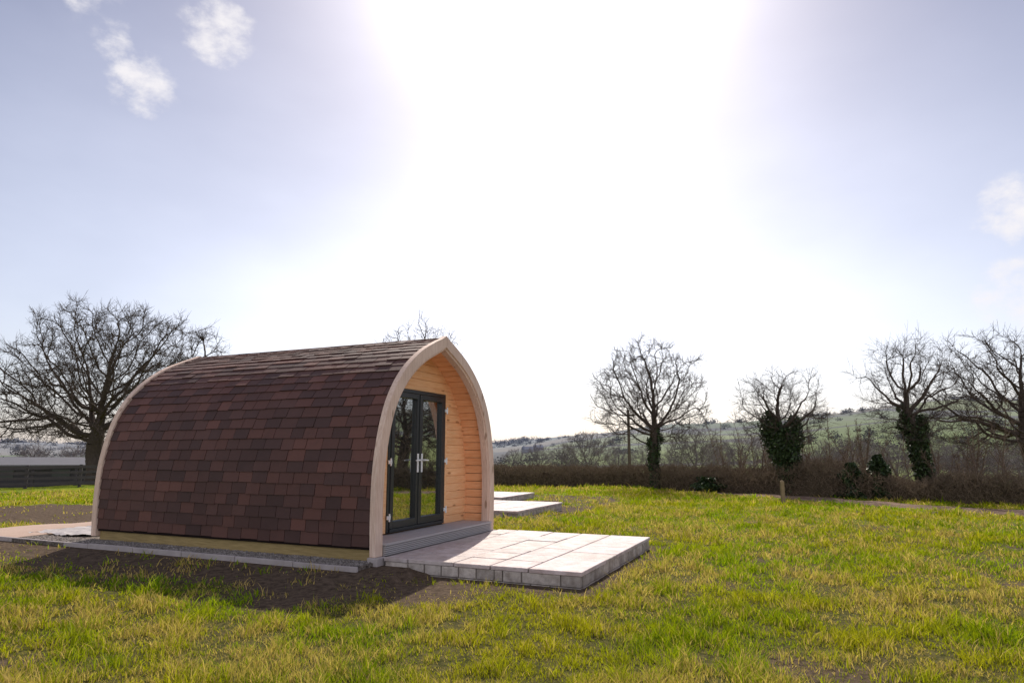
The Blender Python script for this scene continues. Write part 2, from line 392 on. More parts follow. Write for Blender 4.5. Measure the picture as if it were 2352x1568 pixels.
for xs,xe in((-.62,-.50),(.36,.66)):
    P=[(xs+(xe-xs)*k/n, RC+.22+.018*math.sin(k*1.1)) for k in range(n+1)]
    for k in range(n): mb.face([(P[k][0],P[k][1],.2),(P[k+1][0],P[k+1][1],.2),(P[k+1][0],P[k+1][1],1.98),(P[k][0],P[k][1],1.98)])
mb.obj('curtains',M_curtain,pod)
mb=MB()
for k in range(4): mb.box(-1.425,1.425,-.075+k*.13,-.075+k*.13+.125,.115,.142)
mb.obj('deck_boards',M_deck,pod,.003)
mb=MB();mb.box(-1.425,1.425,-.045,-.035,.004,.113)
for k in range(5): mb.box(-1.425,1.425,-.070,-.0455,.006+k*.0215,.019+k*.0215)
mb.obj('deck_fascia',M_deck,pod)
mb=MB();mb.box(-1.44,1.44,.0,LEN-.12,-.3,.0);mb.box(-1.6,-1.42,-.075,.07,-.3,-.002);mb.box(1.42,1.6,-.075,.07,-.3,-.002);mb.obj('concrete_base',M_kerb,pod,.01)
# ---------------------------------------------------------------- paving pads
def pad(x0,x1,y0,y1,name='paved_patio',zt=0.):
    P=empty(name,POD,ANG)
    mb=MB();y=y0;k=0
    while y<y1-.05:
        h=random.choice([.6,.45,.3]);ye=min(y+h,y1)
        if y1-ye<.25: ye=y1
        x=x0
        while x<x1-.05:
            w=random.choice([.6,.9,.45,.3]);xe=min(x+w,x1)
            if x1-xe<.25: xe=x1
            g=.004;c=random.uniform(.82,1.1);cc=(c*random.uniform(.97,1.04),c*random.uniform(.95,1.0),c*random.uniform(.93,1.0));dz=random.uniform(-.004,.004)
            j1,j2,j3,j4=[random.uniform(0,.006) for _ in range(4)]
            mb.box(x+g+j1,xe-g-j2,y+g+j3,ye-g-j4,zt-.045,zt+dz,cc);x=xe
        y=ye
    mb.obj('paving_slabs',M_slab,P,.008)
    mb=MB();mb.box(x0+.03,x1-.03,y0+.03,y1-.03,zt-.5,zt-.012);mb.obj('bedding_mortar',M_mortar,P)
    mb=MB()
    def run(a,b,fixed,axis,out):
        for course,(za,zb) in enumerate(((zt-.155,zt-.047),(zt-.27,zt-.163))):
            t_=a-(.0 if course==0 else .1)
            while t_<b:
                w=random.choice([.44,.44,.22,.10,.22]) if axis=='y' else random.choice([.22,.22,.10,.22])
                u0=max(t_,a)+.007;u1=min(t_+w,b)-.007;t_+=w
                if u1-u0<.02: continue
                c=random.uniform(.7,1.2);cc=(c,c*.97,c*.94);o=random.uniform(-.006,.006)
                if axis=='y': mb.box(fixed+o,fixed+.06+o,u0,u1,za,zb,cc)
                else: mb.box(u0,u1,fixed+o,fixed+.06+o,za,zb,cc)
    run(y0+.02,y1-.02,x0+.012,'y',-1);run(x0+.08,x1-.08,y0+.012,'x',-1);run(y0+.02,y1-.02,x1-.075,'y',-1)
    mb.obj('block_edging',M_block,P,.006)
    return P
pad(-1.50,1.67,-2.52,-.085)
pad(4.75,7.55,.95,7.5)
pad(8.6,11.0,3.1,9.5)
# kerb and gravel along the pod
kg=empty('gravel_border',POD,ANG)
mb=MB();mb.box(-1.90,-1.43,-.02,LEN+1.3,-.3,-.055);mb.box(-1.95,1.8,LEN+.1,LEN+1.3,-.3,-.057)
mb.obj('gravel_bed',M_gravel,kg)
mb=MB();y=-.05
while y<LEN+1.5:
    mb.box(-1.942,-1.905,y+.004,y+.91,-.3,-.042+random.uniform(-.008,.006));y+=.915
mb.obj('kerb_edging',M_kerb,kg,.008)
V=[];Q=[];n=7000
px=R.uniform(-1.89,-1.53,n);py=R.uniform(0,LEN+1.2,n);s=R.uniform(.006,.02,n)
oct_=np.array([(1,0,0),(0,1,0),(-1,0,0),(0,-1,0),(0,0,.7),(0,0,-.7)])
vv=(oct_[None]*s[:,None,None]*R.uniform(.6,1.3,(n,6,1)))+np.stack([px,py,np.full(n,-.052)],-1)[:,None]
tf=np.array([(0,1,4),(1,2,4),(2,3,4),(3,0,4),(1,0,5),(2,1,5),(3,2,5),(0,3,5)])
tt=(np.arange(n)[:,None,None]*6+tf[None]).reshape(-1,3)
mesh_np('gravel_stones',vv,None,tt,M_block,np.repeat(R.uniform(.15,.7,(n,1,1)),6,1).reshape(-1,1)*np.ones(3),kg)
def ribbon(name,L,Rr,mat,lift=.03,n=60,m=8):
    L=np.array(L,float);Rr=np.array(Rr,float);u=np.linspace(0,len(L)-1,n);k=np.arange(len(L))
    a=np.stack([np.interp(u,k,L[:,c]) for c in(0,1)],1);b=np.stack([np.interp(u,k,Rr[:,c]) for c in(0,1)],1)
    w=np.linspace(0,1,m);jit=(vnoise(u*4,u*0,9)-.5)*.25
    P=a[:,None]*(1-w[None,:,None])+b[:,None]*w[None,:,None];P[:,0,0]+=jit;P[:,-1,0]+=jit[::-1]
    z=zf(P[...,0],P[...,1])+lift;z[:,0]-=lift*1.3;z[:,-1]-=lift*1.3
    V=np.concatenate([P,z[...,None]],-1)
    i,j=np.meshgrid(np.arange(n-1),np.arange(m-1),indexing='ij')
    q=np.stack([i*m+j,i*m+j+1,(i+1)*m+j+1,(i+1)*m+j],-1).reshape(-1,4)
    return mesh_np(name,V,q,None,mat,smooth=True)
ribbon('dirt_track',[(6.0,24.0),(7.6,21.3),(8.9,18.7),(10.3,16.4),(11.0,14.0),(11.8,11),(12.5,6)],[(6.9,24.6),(8.6,21.9),(10.0,19.6),(11.9,17.2),(13.0,14.9),(13.6,11.5),(14.2,6)],M_soil,.035)
pl=[wld(-2.2,6.6),wld(8,7.5),wld(16,8.5)];pr=[wld(-2.2,8.3),wld(8,9.2),wld(16,10)]
ribbon('footpath',pl,pr,M_path,.06)
n=40;gx,gy=np.meshgrid(np.linspace(-1.5,.9,n),np.linspace(5.25,6.6,n),indexing='ij');gx=gx+.3*(vnoise(gy*3,gx*3,2)-.5);gy=gy+.3*(vnoise(gx*3,gy*3,7)-.5);wx,wy=wld(gx,gy)
wz=.105+.045*vnoise(gx*7,gy*7,3)+.03*vnoise(gx*19,gy*19,5)
i,j=np.meshgrid(np.arange(n-1),np.arange(n-1),indexing='ij')
mesh_np('plastic_sheet',np.stack([wx,wy,wz],-1),np.stack([i*n+j,(i+1)*n+j,(i+1)*n+j+1,i*n+j+1],-1).reshape(-1,4),None,M_plastic)
# ---------------------------------------------------------------- grass
N=640000
u=R.rand(N);r=(2.3**.42+u*(29**.42-2.3**.42))**(1/.42);a=R.uniform(-.95,.95,N)
gx=r*np.sin(a);gy=r*np.cos(a)
lx,ly=loc(gx,gy)
ex=((np.abs(lx-.06)<1.66)&(ly>-2.57)&(ly<0))|((lx>-1.95)&(lx<1.62)&(ly>-.1)&(ly<6.5))|((lx>4.7)&(lx<7.6)&(ly>.9)&(ly<7.6))|((lx>8.5)&(lx<11.1)&(ly>3.0)&(ly<9.6))|((lx>-2.3)&(ly>6.5)&(ly<8.5+lx*.1)&(lx<16))
tx_=np.interp(gy,[6,11,14,16.4,18.7,21.3,24],[12.5,11.8,11.,10.3,8.9,7.6,6.]);ex|=(gx>tx_)&(gx<tx_+1.5)
sl=soil(gx,gy)
patch=vnoise(gx*.8,gy*.8,11)*.55+vnoise(gx*2.6,gy*2.6,12)*.45
tuft=vnoise(gx*4.5,gy*4.5,13)*.5+vnoise(gx*11,gy*11,15)*.5
keep=(~ex)&(R.rand(N)>sl*1.05)&(R.rand(N)<.10+1.5*tuft)
gx,gy,r,sl,patch,tuft=[q_[keep] for q_ in (gx,gy,r,sl,patch,tuft)];N=len(gx)
H=(.014+.25*np.maximum(tuft-.25,0)**1.8+.03*np.maximum(patch-.5,0))*R.uniform(.5,1.6,N)*(1+.010*r)*(1-.4*sl)
W=np.maximum(.0022,.00055*r)*R.uniform(.7,1.4,N)
ang=R.uniform(0,2*math.pi,N);lean=R.uniform(.1,1.2,N)*H;la=R.uniform(0,2*math.pi,N)
ca,sa=np.cos(ang)*W,np.sin(ang)*W;lxx,lyy=np.cos(la)*lean,np.sin(la)*lean
gz=zf(gx,gy)-.004
B=np.stack([gx,gy,gz],-1)
def V3(x,y,z): return np.stack([x,y,z],-1)
verts=np.stack([B+V3(-ca,-sa,0*ca),B+V3(ca,sa,0*ca),B+V3(ca*.8+lxx*.35,sa*.8+lyy*.35,H*.6),B+V3(-ca*.8+lxx*.35,-sa*.8+lyy*.35,H*.6),B+V3(lxx,lyy,H)],1)
idx=np.arange(N)*5
quads=np.stack([idx,idx+1,idx+2,idx+3],1);tris=np.stack([idx+3,idx+2,idx+4],1)
g1=np.array([.15,.26,.006]);g2=np.array([.38,.36,.014]);g3=np.array([.60,.42,.15]);g4=np.array([.18,.38,.005])
big=vnoise(gx*.35,gy*.35,21)*.6+vnoise(gx*1.1,gy*1.1,22)*.4
m=np.clip((patch-.36)*3,0,1)[:,None]
col=g2*(1-m)+g1*m
m=np.clip((big-.47)*4,0,1)[:,None];col=col*(1-m*.7)+g4*m*.7
dryp=vnoise(gx*1.5,gy*1.5,25)*.6+vnoise(gx*6,gy*6,26)*.4
dry=(R.rand(N)<np.clip((dryp-.38)*2.4,0,.75)+.07+.2*sl)[:,None];col=np.where(dry,g3,col)*R.uniform(.45,1.3,(N,1))
mesh_np('grass',verts,quads,tris,M_grass,np.repeat(col[:,None],5,1).reshape(-1,3))
# ---------------------------------------------------------------- tubes / trees
def tubes(P0,P1,R0,R1,n):
    P0=np.asarray(P0);P1=np.asarray(P1);D=P1-P0;L=np.linalg.norm(D,axis=1)+1e-9;D=D/L[:,None]
    up=np.where(np.abs(D[:,2:3])<.9,np.array([[0,0,1.]]),np.array([[1.,0,0]]))
    A=np.cross(D,up);A/=np.linalg.norm(A,axis=1)[:,None];Bv=np.cross(D,A)
    t=np.arange(n)*2*math.pi/n
    ring=A[:,None]*np.cos(t)[None,:,None]+Bv[:,None]*np.sin(t)[None,:,None]
    V=np.concatenate([P0[:,None]+ring*R0[:,None,None],P1[:,None]+ring*R1[:,None,None]],1).reshape(-1,3)
    k=np.arange(n);b=(np.arange(len(P0))*2*n)[:,None]
    Q=np.stack([b+k,b+(k+1)%n,b+n+(k+1)%n,b+n+k],-1).reshape(-1,4)
    return V,Q
def join(parts):
    V=[];Q=[];o=0
    for v,q in parts: V.append(v);Q.append(q+o);o+=len(v)
    return np.concatenate(V),np.concatenate(Q)
def grow(seed,trunk,attr,step,kill,rt,trunk_r,tw_len,tw_n,e=2.15,trop=.0,maxit=140,start=.55):
    rs=np.random.RandomState(seed);trunk=np.array(trunk,float)
    d=np.concatenate([[0],np.cumsum(np.linalg.norm(np.diff(trunk,axis=0),axis=1))]);n=int(d[-1]/step)+1
    u=np.linspace(0,d[-1],n);nodes=[np.array([np.interp(q_,d,trunk[:,c]) for c in range(3)]) for q_ in u];par=[-1]+list(range(n-1))
    A=attr.copy();P=np.array(nodes)
    dist=np.full(len(A),1e9);near=np.zeros(len(A),int)
    s0=int(n*start);new=list(range(s0,n))
    for it in range(maxit):
        P=np.array([nodes[k] for k in new]);dd=np.linalg.norm(A[:,None]-P[None],axis=2);k=dd.argmin(1);dm=dd[np.arange(len(A)),k]
        up=dm<dist;dist[up]=dm[up];near[up]=np.array(new)[k[up]]
        keep=dist>kill;A=A[keep];dist=dist[keep];near=near[keep]
        if len(A)==0:break
        new=[];un,inv=np.unique(near,return_inverse=True);NP=np.array([nodes[k] for k in un])
        D=A-NP[inv];D/=np.linalg.norm(D,axis=1)[:,None]
        S_=np.zeros((len(un),3));np.add.at(S_,inv,D)
        S_/=np.linalg.norm(S_,axis=1)[:,None]+1e-6
        for k,nn in enumerate(un):
            pd=nodes[nn]-nodes[par[nn]] if par[nn]>=0 else np.array([0,0,step]);pd=pd/(np.linalg.norm(pd)+1e-9)
            v=S_[k]+pd*.45+rs.normal(0,.2,3)+np.array([0,0,trop]);v/=np.linalg.norm(v)
            nodes.append(nodes[nn]+v*step);par.append(int(nn));new.append(len(nodes)-1)
        if len(nodes)>26000:break
    P=np.array(nodes);par=np.array(par);N_=len(P)
    acc=np.zeros(N_);rad=np.zeros(N_)
    for k in range(N_-1,-1,-1):
        rad[k]=max(rt,acc[k]**(1/e)) if acc[k]>0 else rt
        if par[k]>=0: acc[par[k]]+=rad[k]**e
    rad=rt+(rad-rt)*((trunk_r-rt)/(rad[0]-rt))
    k=np.arange(1,N_);pp=par[1:]
    flare=rad.copy();flare[0]*=1.35
    thick=rad[k]>rt*4
    r0=np.minimum(flare[pp],rad[k]*1.5)
    r0=np.where(pp<n,np.where(k<n,flare[pp],r0),r0)
    parts=[tubes(P[pp][thick],P[k][thick],r0[thick],rad[k][thick],7),tubes(P[pp][~thick],P[k][~thick],r0[~thick],rad[k][~thick],3)]
    th_=np.where(rad<rt*2.6)[0];th_=th_[th_>n]
    src=np.repeat(th_,tw_n);B0=P[src];pd=P[src]-P[par[src]];pd/=np.linalg.norm(pd,axis=1)[:,None]+1e-9
    dv=pd*.8+rs.normal(0,.55,(len(src),3))+np.array([0,0,.18]);dv/=np.linalg.norm(dv,axis=1)[:,None]
    Lw=tw_len*rs.uniform(.4,1.2,len(src));M=B0+dv*Lw[:,None]*.5
    dv2=dv+rs.normal(0,.35,dv.shape)+np.array([0,0,.15]);dv2/=np.linalg.norm(dv2,axis=1)[:,None];T=M+dv2*Lw[:,None]*.6
    o=np.ones(len(src))*rt
    parts+= [tubes(B0,M,o*.8,o*.65,3),tubes(M,T,o*.65,o*.3,3)]
    dv3=dv+rs.normal(0,.6,dv.shape);dv3/=np.linalg.norm(dv3,axis=1)[:,None];T3=M+dv3*Lw[:,None]*.45
    parts+=[tubes(M,T3,o*.55,o*.3,3)]
    return join(parts),P,rad
def crown(seed,n,c,rad,zmin,shell=2.2,side=0.,clump=.0):
    rs=np.random.RandomState(seed);out=[]
    while len(out)<n:
        v=rs.normal(size=3);v/=np.linalg.norm(v);q_=rs.rand()**(1/shell)
        lump=1+.16*math.sin(v[0]*5+seed)*math.cos(v[1]*4+seed*2)+.10*math.sin(v[2]*9+v[0]*7+seed)
        p=np.array(c)+v*q_*np.array(rad)*lump
        h=math.hypot((p[0]-c[0])/rad[0],(p[1]-c[1])/rad[1])
        if p[2]<zmin+side*(1-min(h,1)): continue
        out.append(p)
    return np.array(out)
def place_tree(name,x,y,trunk,cr_,step,kill,rt,tr,twl,twn,mat=M_bark,seed=1,parent=None,**k):
    z0=float(zf(x,y))
    (V,Q),P,rad=grow(seed,trunk,cr_,step,kill,rt,tr,twl,twn,**k)
    o=mesh_np(name,V,Q,None,mat,parent=parent);o.location=(x,y,z0-.05);return o,P,rad
def leaves(name,C,s,cols,mat,parent=None,loc_=(0,0,0)):
    C=np.asarray(C);n=len(C);a=R.normal(size=(n,3));a/=np.linalg.norm(a,axis=1)[:,None];b=np.cross(a,R.normal(size=(n,3)));b/=np.linalg.norm(b,axis=1)[:,None]
    s=s*R.uniform(.6,1.4,(n,1));V=np.stack([C-a*s,C+b*s*.6,C+a*s,C-b*s*.6],1).reshape(-1,3)
    q=np.arange(n*4).reshape(-1,4);cols=np.asarray(cols);cc=cols[R.randint(0,len(cols),n)]*R.uniform(.6,1.3,(n,1))
    o=mesh_np(name,V,q,None,mat,np.repeat(cc,4,0),parent);o.location=loc_;return o
# big tree at left
place_tree('bare_oak_tree',-21.9,35,[(0,0,0),(.12,0,.8),(-.1,.1,1.6),(-.05,0,2.3),(.1,0,3.0)],crown(3,2900,(.3,0,4.55),(6.2,5.2,5.0),1.7,2.2,2.0),.24,.36,.0125,.40,.66,4,seed=3,trop=.14,start=.5)
place_tree('bare_ash_tree',-6.4,44,[(0,0,0),(0,0,2),(.2,0,4),(.0,0,6)],crown(5,420,(-.0,0,8.4),(2.9,2.2,2.5),5.6,2.0),.3,.5,.012,.22,.8,3,seed=5,trop=.1)
def ivy_tree(name,x,y,trunk,cr_,step,kill,rt,tr,twl,twn,ivy,seed,n=5000,ls=.05,**kk):
    e_=empty(name,(x,y,float(zf(x,y))-.05))
    (V,Q),P,rad=grow(seed,trunk,cr_,step,kill,rt,tr,twl,twn,**kk)
    mesh_np('trunk_and_branches',V,Q,None,M_bark,parent=e_)
    T=np.array(trunk,float);out=[]
    rs=np.random.RandomState(seed+50)
    cl=[]
    for (z,rad_,dx) in ivy:
        tx=np.interp(z,T[:,2],T[:,0])+dx;cl.append((tx,np.interp(z,T[:,2],T[:,1]),z,rad_))
    cl=np.array(cl)
    w=cl[:,3]**2;k=rs.choice(len(cl),n,p=w/w.sum())
    v=rs.normal(size=(n,3));v/=np.linalg.norm(v,axis=1)[:,None];q_=rs.uniform(.35,1.2,n)**.6
    C=cl[k,:3]+v*q_[:,None]*cl[k,3:4]*np.array([1,1,1.25])
    C=C[C[:,2]>.02]
    leaves('ivy',C,ls,[(.025,.045,.014),(.04,.07,.02),(.06,.09,.03),(.025,.035,.015)],M_ivy,e_)
    return e_
ivy_tree('ivy_clad_tree',5.45,25.6,[(0,0,0),(.02,0,.6),(-.05,0,1.2),(0,.0,1.9),(.05,0,2.4)],crown(11,1050,(-.15,0,3.5),(2.3,1.9,2.25),1.2,1.9,.9),.13,.21,.007,.17,.44,4,
    [(.2,.20,0),(.45,.20,.0),(.7,.20,0),(.95,.22,-.02),(1.2,.23,.02),(1.5,.24,.05),(1.75,.2,-.1),(1.9,.17,.22),(2.2,.13,.1)],11,3600,.042,trop=.14)
rag=lambda s,c,ra,n,zm:crown(s,n,c,ra,zm,1.6)
ivy_tree('ivy_clad_tree',9.05,21.9,[(0,0,0),(-.02,0,.9),(-.12,0,1.6),(-.2,0,2.3)],rag(21,(-.1,0,2.8),(1.65,1.1,1.35),520,1.2),.12,.20,.0055,.15,.48,4,
    [(.2,.30,0),(.5,.32,0),(.8,.36,0),(1.1,.42,.02),(1.4,.47,.0),(1.7,.48,-.08),(2.0,.40,-.28),(2.3,.30,-.38),(1.9,.37,.32),(2.2,.28,.42),(2.5,.18,-.3),(2.45,.18,.5),(2.65,.12,-.35)],21,9500,.045,trop=.1)
ivy_tree('ivy_clad_tree',12.3,19.9,[(0,0,0),(-.06,0,.8),(-.18,0,1.6),(-.30,0,2.2),(-.42,0,2.7)],rag(31,(-.1,0,3.3),(1.6,1.1,1.7),540,1.4),.12,.20,.0055,.16,.50,4,
    [(.2,.25,0),(.5,.26,0),(.8,.27,0),(1.1,.28,0),(1.4,.29,0),(1.7,.29,0),(2.0,.27,-.02),(2.2,.22,-.2),(2.15,.22,.25),(2.35,.16,.35),(2.45,.15,-.1),(2.7,.12,-.15)],31,6500,.045,trop=.15)
place_tree('bare_oak_tree',15.9,20.3,[(0,0,0),(.05,0,.7),(-.1,0,1.4),(-.2,0,2.1)],crown(41,1150,(-.3,0,2.9),(3.1,2.4,2.2),.9,2.0,1.0),.14,.23,.007,.26,.40,4,seed=41,trop=.04)
for k,(bx,by,h,w) in enumerate([(10.95,20.0,1.3,.27),(10.35,20.4,1.05,.33),(13.1,18.9,.7,.3),(6.9,23.6,.55,.5)]):
    n=3000;z=R.uniform(0,1,n);ww=w*(1-.55*z**2)*(1+.3*np.sin(z*11+k));t_=R.uniform(0,6.28,n);ww=ww*(1+.3*np.sin(t_*3+z*7));q_=R.uniform(.5,1.1,n)
    leaves('ivy_bush',np.stack([ww*q_*np.cos(t_),ww*q_*np.sin(t_),z*h],-1),.045,[(.025,.045,.013),(.04,.07,.018),(.02,.03,.012)],M_ivy,None,(bx,by,float(zf(bx,by))))
# hedge
HP=np.array([(-22,37),(-12,33),(-1,30.2),(5.0,26.8),(7.6,23.6),(9.6,21.3),(12.0,19.3),(14.5,17.9),(20,16.5),(30,14.5)],float)
hd=np.concatenate([[0],np.cumsum(np.linalg.norm(np.diff(HP,axis=0),axis=1))])
def hpt(u): return np.interp(u,hd,HP[:,0]),np.interp(u,hd,HP[:,1])
def hedge_h(u):
    x,y=hpt(u);k=sstep(8.,9.5,x)
    return .93+(.12*(vnoise(u*1.2,u*0,31)-.5))+k*((vnoise(u*.9,u*0,33)-.5)*1.1-.12)
n=130000;u=R.uniform(0,hd[-1],n);w=R.normal(0,.33,n);x,y=hpt(u);u2=u+.05;x2,y2=hpt(u2);dx,dy=(x2-x)/.05,(y2-y)/.05;nn=np.hypot(dx,dy)
bx=x-dy/nn*w;by=y+dx/nn*w;hh=hedge_h(u);zz=R.rand(n)**.75*hh*(1-.25*np.minimum(np.abs(w),.9));z0=zf(bx,by)
P0=np.stack([bx,by,z0+zz*.9],-1);dv=R.normal(0,1,(n,3));dv[:,2]=np.abs(dv[:,2])*1.1+.2;dv/=np.linalg.norm(dv,axis=1)[:,None]
P1=P0+dv*R.uniform(.08,.26,n)[:,None]
V,Q=tubes(P0,P1,np.full(n,.0065),np.full(n,.003),3)
he=empty('hedge');mesh_np('twigs',V,Q,None,M_hedge,parent=he)
nu=420;uu=np.linspace(0,hd[-1],nu);x,y=hpt(uu);x2,y2=hpt(uu+.05);dx,dy=(x2-x),(y2-y);nn=np.hypot(dx,dy)+1e-9;nn[-1]=nn[-2];dx[-1]=dx[-2];dy[-1]=dy[-2]
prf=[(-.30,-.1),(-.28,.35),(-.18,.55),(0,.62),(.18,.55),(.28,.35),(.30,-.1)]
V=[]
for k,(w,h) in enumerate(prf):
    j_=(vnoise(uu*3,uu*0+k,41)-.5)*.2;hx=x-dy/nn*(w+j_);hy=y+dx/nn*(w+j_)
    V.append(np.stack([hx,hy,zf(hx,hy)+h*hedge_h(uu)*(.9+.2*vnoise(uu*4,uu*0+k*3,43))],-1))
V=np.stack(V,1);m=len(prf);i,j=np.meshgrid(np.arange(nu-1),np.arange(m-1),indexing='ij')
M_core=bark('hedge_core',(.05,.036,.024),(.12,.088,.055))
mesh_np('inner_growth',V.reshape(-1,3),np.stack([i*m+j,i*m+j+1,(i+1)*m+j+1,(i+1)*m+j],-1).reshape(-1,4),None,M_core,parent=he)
# saplings / thicket on right
parts=[]
rs=np.random.RandomState(77)
for k in range(130):
    u=rs.uniform(hd[4]-.2,hd[-2]);x,y=hpt(u);x+=rs.normal(0,.5)+.5;y+=rs.normal(0,.6)+.9;h=rs.choice([rs.uniform(1.1,2.0),rs.uniform(2.,3.3)]);z0=float(zf(x,y))
    ns=10;p=np.array([x,y,z0-.05]);dr=np.array([rs.normal(0,.13),rs.normal(0,.13),1.]);pts_=[p]
    for s_ in range(ns):
        dr=dr+rs.normal(0,.07,3);dr/=np.linalg.norm(dr);p=p+dr*h/ns;pts_.append(p)
    pts_=np.array(pts_);rd=np.linspace(.022,.004,ns+1);parts.append(tubes(pts_[:-1],pts_[1:],rd[:-1],rd[1:],4))
    m_=65;i0=rs.randint(2,ns,m_);B0=pts_[i0]+(pts_[i0+1]-pts_[i0])*rs.rand(m_,1)
    dv=rs.normal(0,.7,(m_,3));dv[:,2]=np.abs(dv[:,2])*.7+.35;dv/=np.linalg.norm(dv,axis=1)[:,None];L_=rs.uniform(.2,.7,m_)*(1.1-i0/ns)
    M_=B0+dv*L_[:,None]*.5;T_=M_+(dv+rs.normal(0,.3,dv.shape))*L_[:,None]*.5
    parts+=[tubes(B0,M_,np.full(m_,.006),np.full(m_,.0045),3),tubes(M_,T_,np.full(m_,.0045),np.full(m_,.002),3)]
V,Q=join(parts);mesh_np('sapling_thicket',V,Q,None,bark('sapling_bark',(.12,.085,.06),(.25,.18,.14)))
# mid-distance trees (linked copies)
tm=[]
for k in range(3):
    o,_,_=place_tree('bare_tree',0,0,[(0,0,0),(0,0,1),(.1,0,2)],crown(60+k,900,(0,0,4.0),(3.2+.4*k,3,2.6),1.2,2.2,.8),.26,.42,.014,.2,.7,4,mat=M_barkfar,seed=60+k,start=.4);tm.append(o)
def putT(o,x,y,s,rz): o.location=(x,y,float(zf(x,y))-.1);o.scale=(s,s,s);o.rotation_euler=(0,0,rz)
def azp(px,d):
    u=(px-1176)/1525.;return u*d,d
spec=[(1345,62,.82),(1592,62,.92),(1700,80,1.1),(1945,60,.8),(2050,66,.9),(2240,70,.95),(2330,85,1.1),(1640,130,1.1),(1235,150,1.0),(1180,150,.9),(1480,150,1.),(1880,110,1.),(2140,120,1.2),(150,75,.75),(2420,60,.9),(2550,60,1),(2700,70,1),(1290,160,1.),(2000,100,.95),(85,140,1),(190,150,1),(1790,90,.9),(2190,95,1.),(1420,110,.9),(1540,105,.8)]
for k,(px,d_,s) in enumerate(spec):
    x,y=azp(px,d_)
    if k<3:o=tm[k]
    else:
        o=bpy.data.objects.new('bare_tree',tm[k%3].data);COL.objects.link(o)
    putT(o,x,y,s,k*1.3)
n=4200;a=R.uniform(-1.0,1.2,n);d_=np.concatenate([R.uniform(170,640,n//2),R.uniform(560,760,n-n//2)])
x=d_*np.sin(a);y=d_*np.cos(a)
cl=vnoise(x/45,y/45,51);kp=cl>.56;x,y,d_,a=x[kp],y[kp],d_[kp],a[kp];n=len(x)
m_=100;s=R.uniform(1.3,3.1,n)*np.where(d_>500,1.15,.85);v=R.normal(size=(n,m_,3));v/=np.linalg.norm(v,axis=2)[...,None];v*=R.uniform(.3,1.1,(n,m_,1));v[...,2]=np.abs(v[...,2])*1.2-.05
C=np.stack([x,y,zf(x,y)],-1)[:,None]+v*s[:,None,None]*np.array([1.3,1.3,1.])
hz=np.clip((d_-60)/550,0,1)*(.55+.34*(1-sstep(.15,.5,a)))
cb=np.array([.08,.068,.052])*(1-hz[:,None])+np.array([.24,.26,.32])*hz[:,None]  # distance haze baked into the tree colours
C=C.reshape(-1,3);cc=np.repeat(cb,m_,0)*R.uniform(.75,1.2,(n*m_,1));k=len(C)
a_=R.normal(size=(k,3));a_/=np.linalg.norm(a_,axis=1)[:,None];b_=np.cross(a_,R.normal(size=(k,3)));b_/=np.linalg.norm(b_,axis=1)[:,None];ss=np.repeat(s,m_)[:,None]*.15
V=np.stack([C-a_*ss,C+b_*ss*.7,C+a_*ss,C-b_*ss*.7],1).reshape(-1,3)
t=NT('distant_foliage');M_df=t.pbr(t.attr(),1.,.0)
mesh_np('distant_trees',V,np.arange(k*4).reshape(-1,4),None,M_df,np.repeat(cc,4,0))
# ---------------------------------------------------------------- utility pole, post, fence, barn, farmhouse
x,y=azp(1444,48);z0=float(zf(x,y));up=empty('utility_pole',(x,y,z0));mb=MB();H_=1.37+48*.064-z0
mb.cyl((0,0,-.2),(0,0,H_),.13,.09);mb.obj('post',M_pole,up);mb=MB();mb.box(-.45,.45,-.04,.04,H_-.45,H_-.37)
for xx in(-.38,.0,.38): mb.cyl((xx,0,H_-.37),(xx,0,H_-.22),.03,.02,8)
mb.obj('cross_arm',M_pole,up)
pz=float(zf(7.35,18.3));po=MB();po.box(-.045,.045,-.045,.045,-.2,.60);po.box8([(-.045,-.045,.601),(.045,-.045,.601),(.045,.045,.601),(-.045,.045,.601),(-.02,-.02,.64),(.02,-.02,.64),(.02,.02,.64),(-.02,.02,.64)])
o=po.obj('marker_post',simple('weathered_post',(.25,.18,.11),.9,.1),None,.004);o.location=(7.35,18.3,pz)
def fence(p0,p1,name='rail_fence',h=.86):
    p0=np.array(p0);p1=np.array(p1);L=np.linalg.norm(p1-p0);n=int(L/1.8);e_=empty(name);mb=MB();d=(p1-p0)/L;nn=np.array([-d[1],d[0]])
    for k in range(n+1):
        p=p0+d*k*1.8;z=float(zf(*p));q=lambda a,b,zz:(p[0]+d[0]*a+nn[0]*b,p[1]+d[1]*a+nn[1]*b,z+zz)
        mb.box8([q(-.05,-.05,-.2),q(.05,-.05,-.2),q(.05,.05,-.2),q(-.05,.05,-.2),q(-.05,-.05,h+.05),q(.05,-.05,h+.05),q(.05,.05,h+.05),q(-.05,.05,h+.05)])
        if k<n:
            p2=p+d*1.8;z2=float(zf(*p2))
            for r_ in range(4):
                zz=.16+r_*(h-.2)/3.
                A_=lambda pp,zb,b,o:(pp[0]+nn[0]*b,pp[1]+nn[1]*b,zb+zz+o)
                s_=random.uniform(-.01,.01)
                mb.box8([A_(p,z,-.085,-.045),A_(p2,z2,-.085,-.045+s_),A_(p2,z2,-.055,-.045+s_),A_(p,z,-.055,-.045),A_(p,z,-.085,.045),A_(p2,z2,-.085,.045+s_),A_(p2,z2,-.055,.045+s_),A_(p,z,-.055,.045)])
    mb.obj('posts_and_rails',M_fence,e_)
fence((-24,24.2),(-14.5,28.2));fence((-27,29.5),(-14,31.5))
bn=empty('low_barn',(-33,46,float(zf(-33,46))),math.radians(6));mb=MB();zt=1.08-float(zf(-33,46))
mb.box(-15,15,-3,3,-1,zt-.45);mb.obj('walls',M_wallsheet,bn)
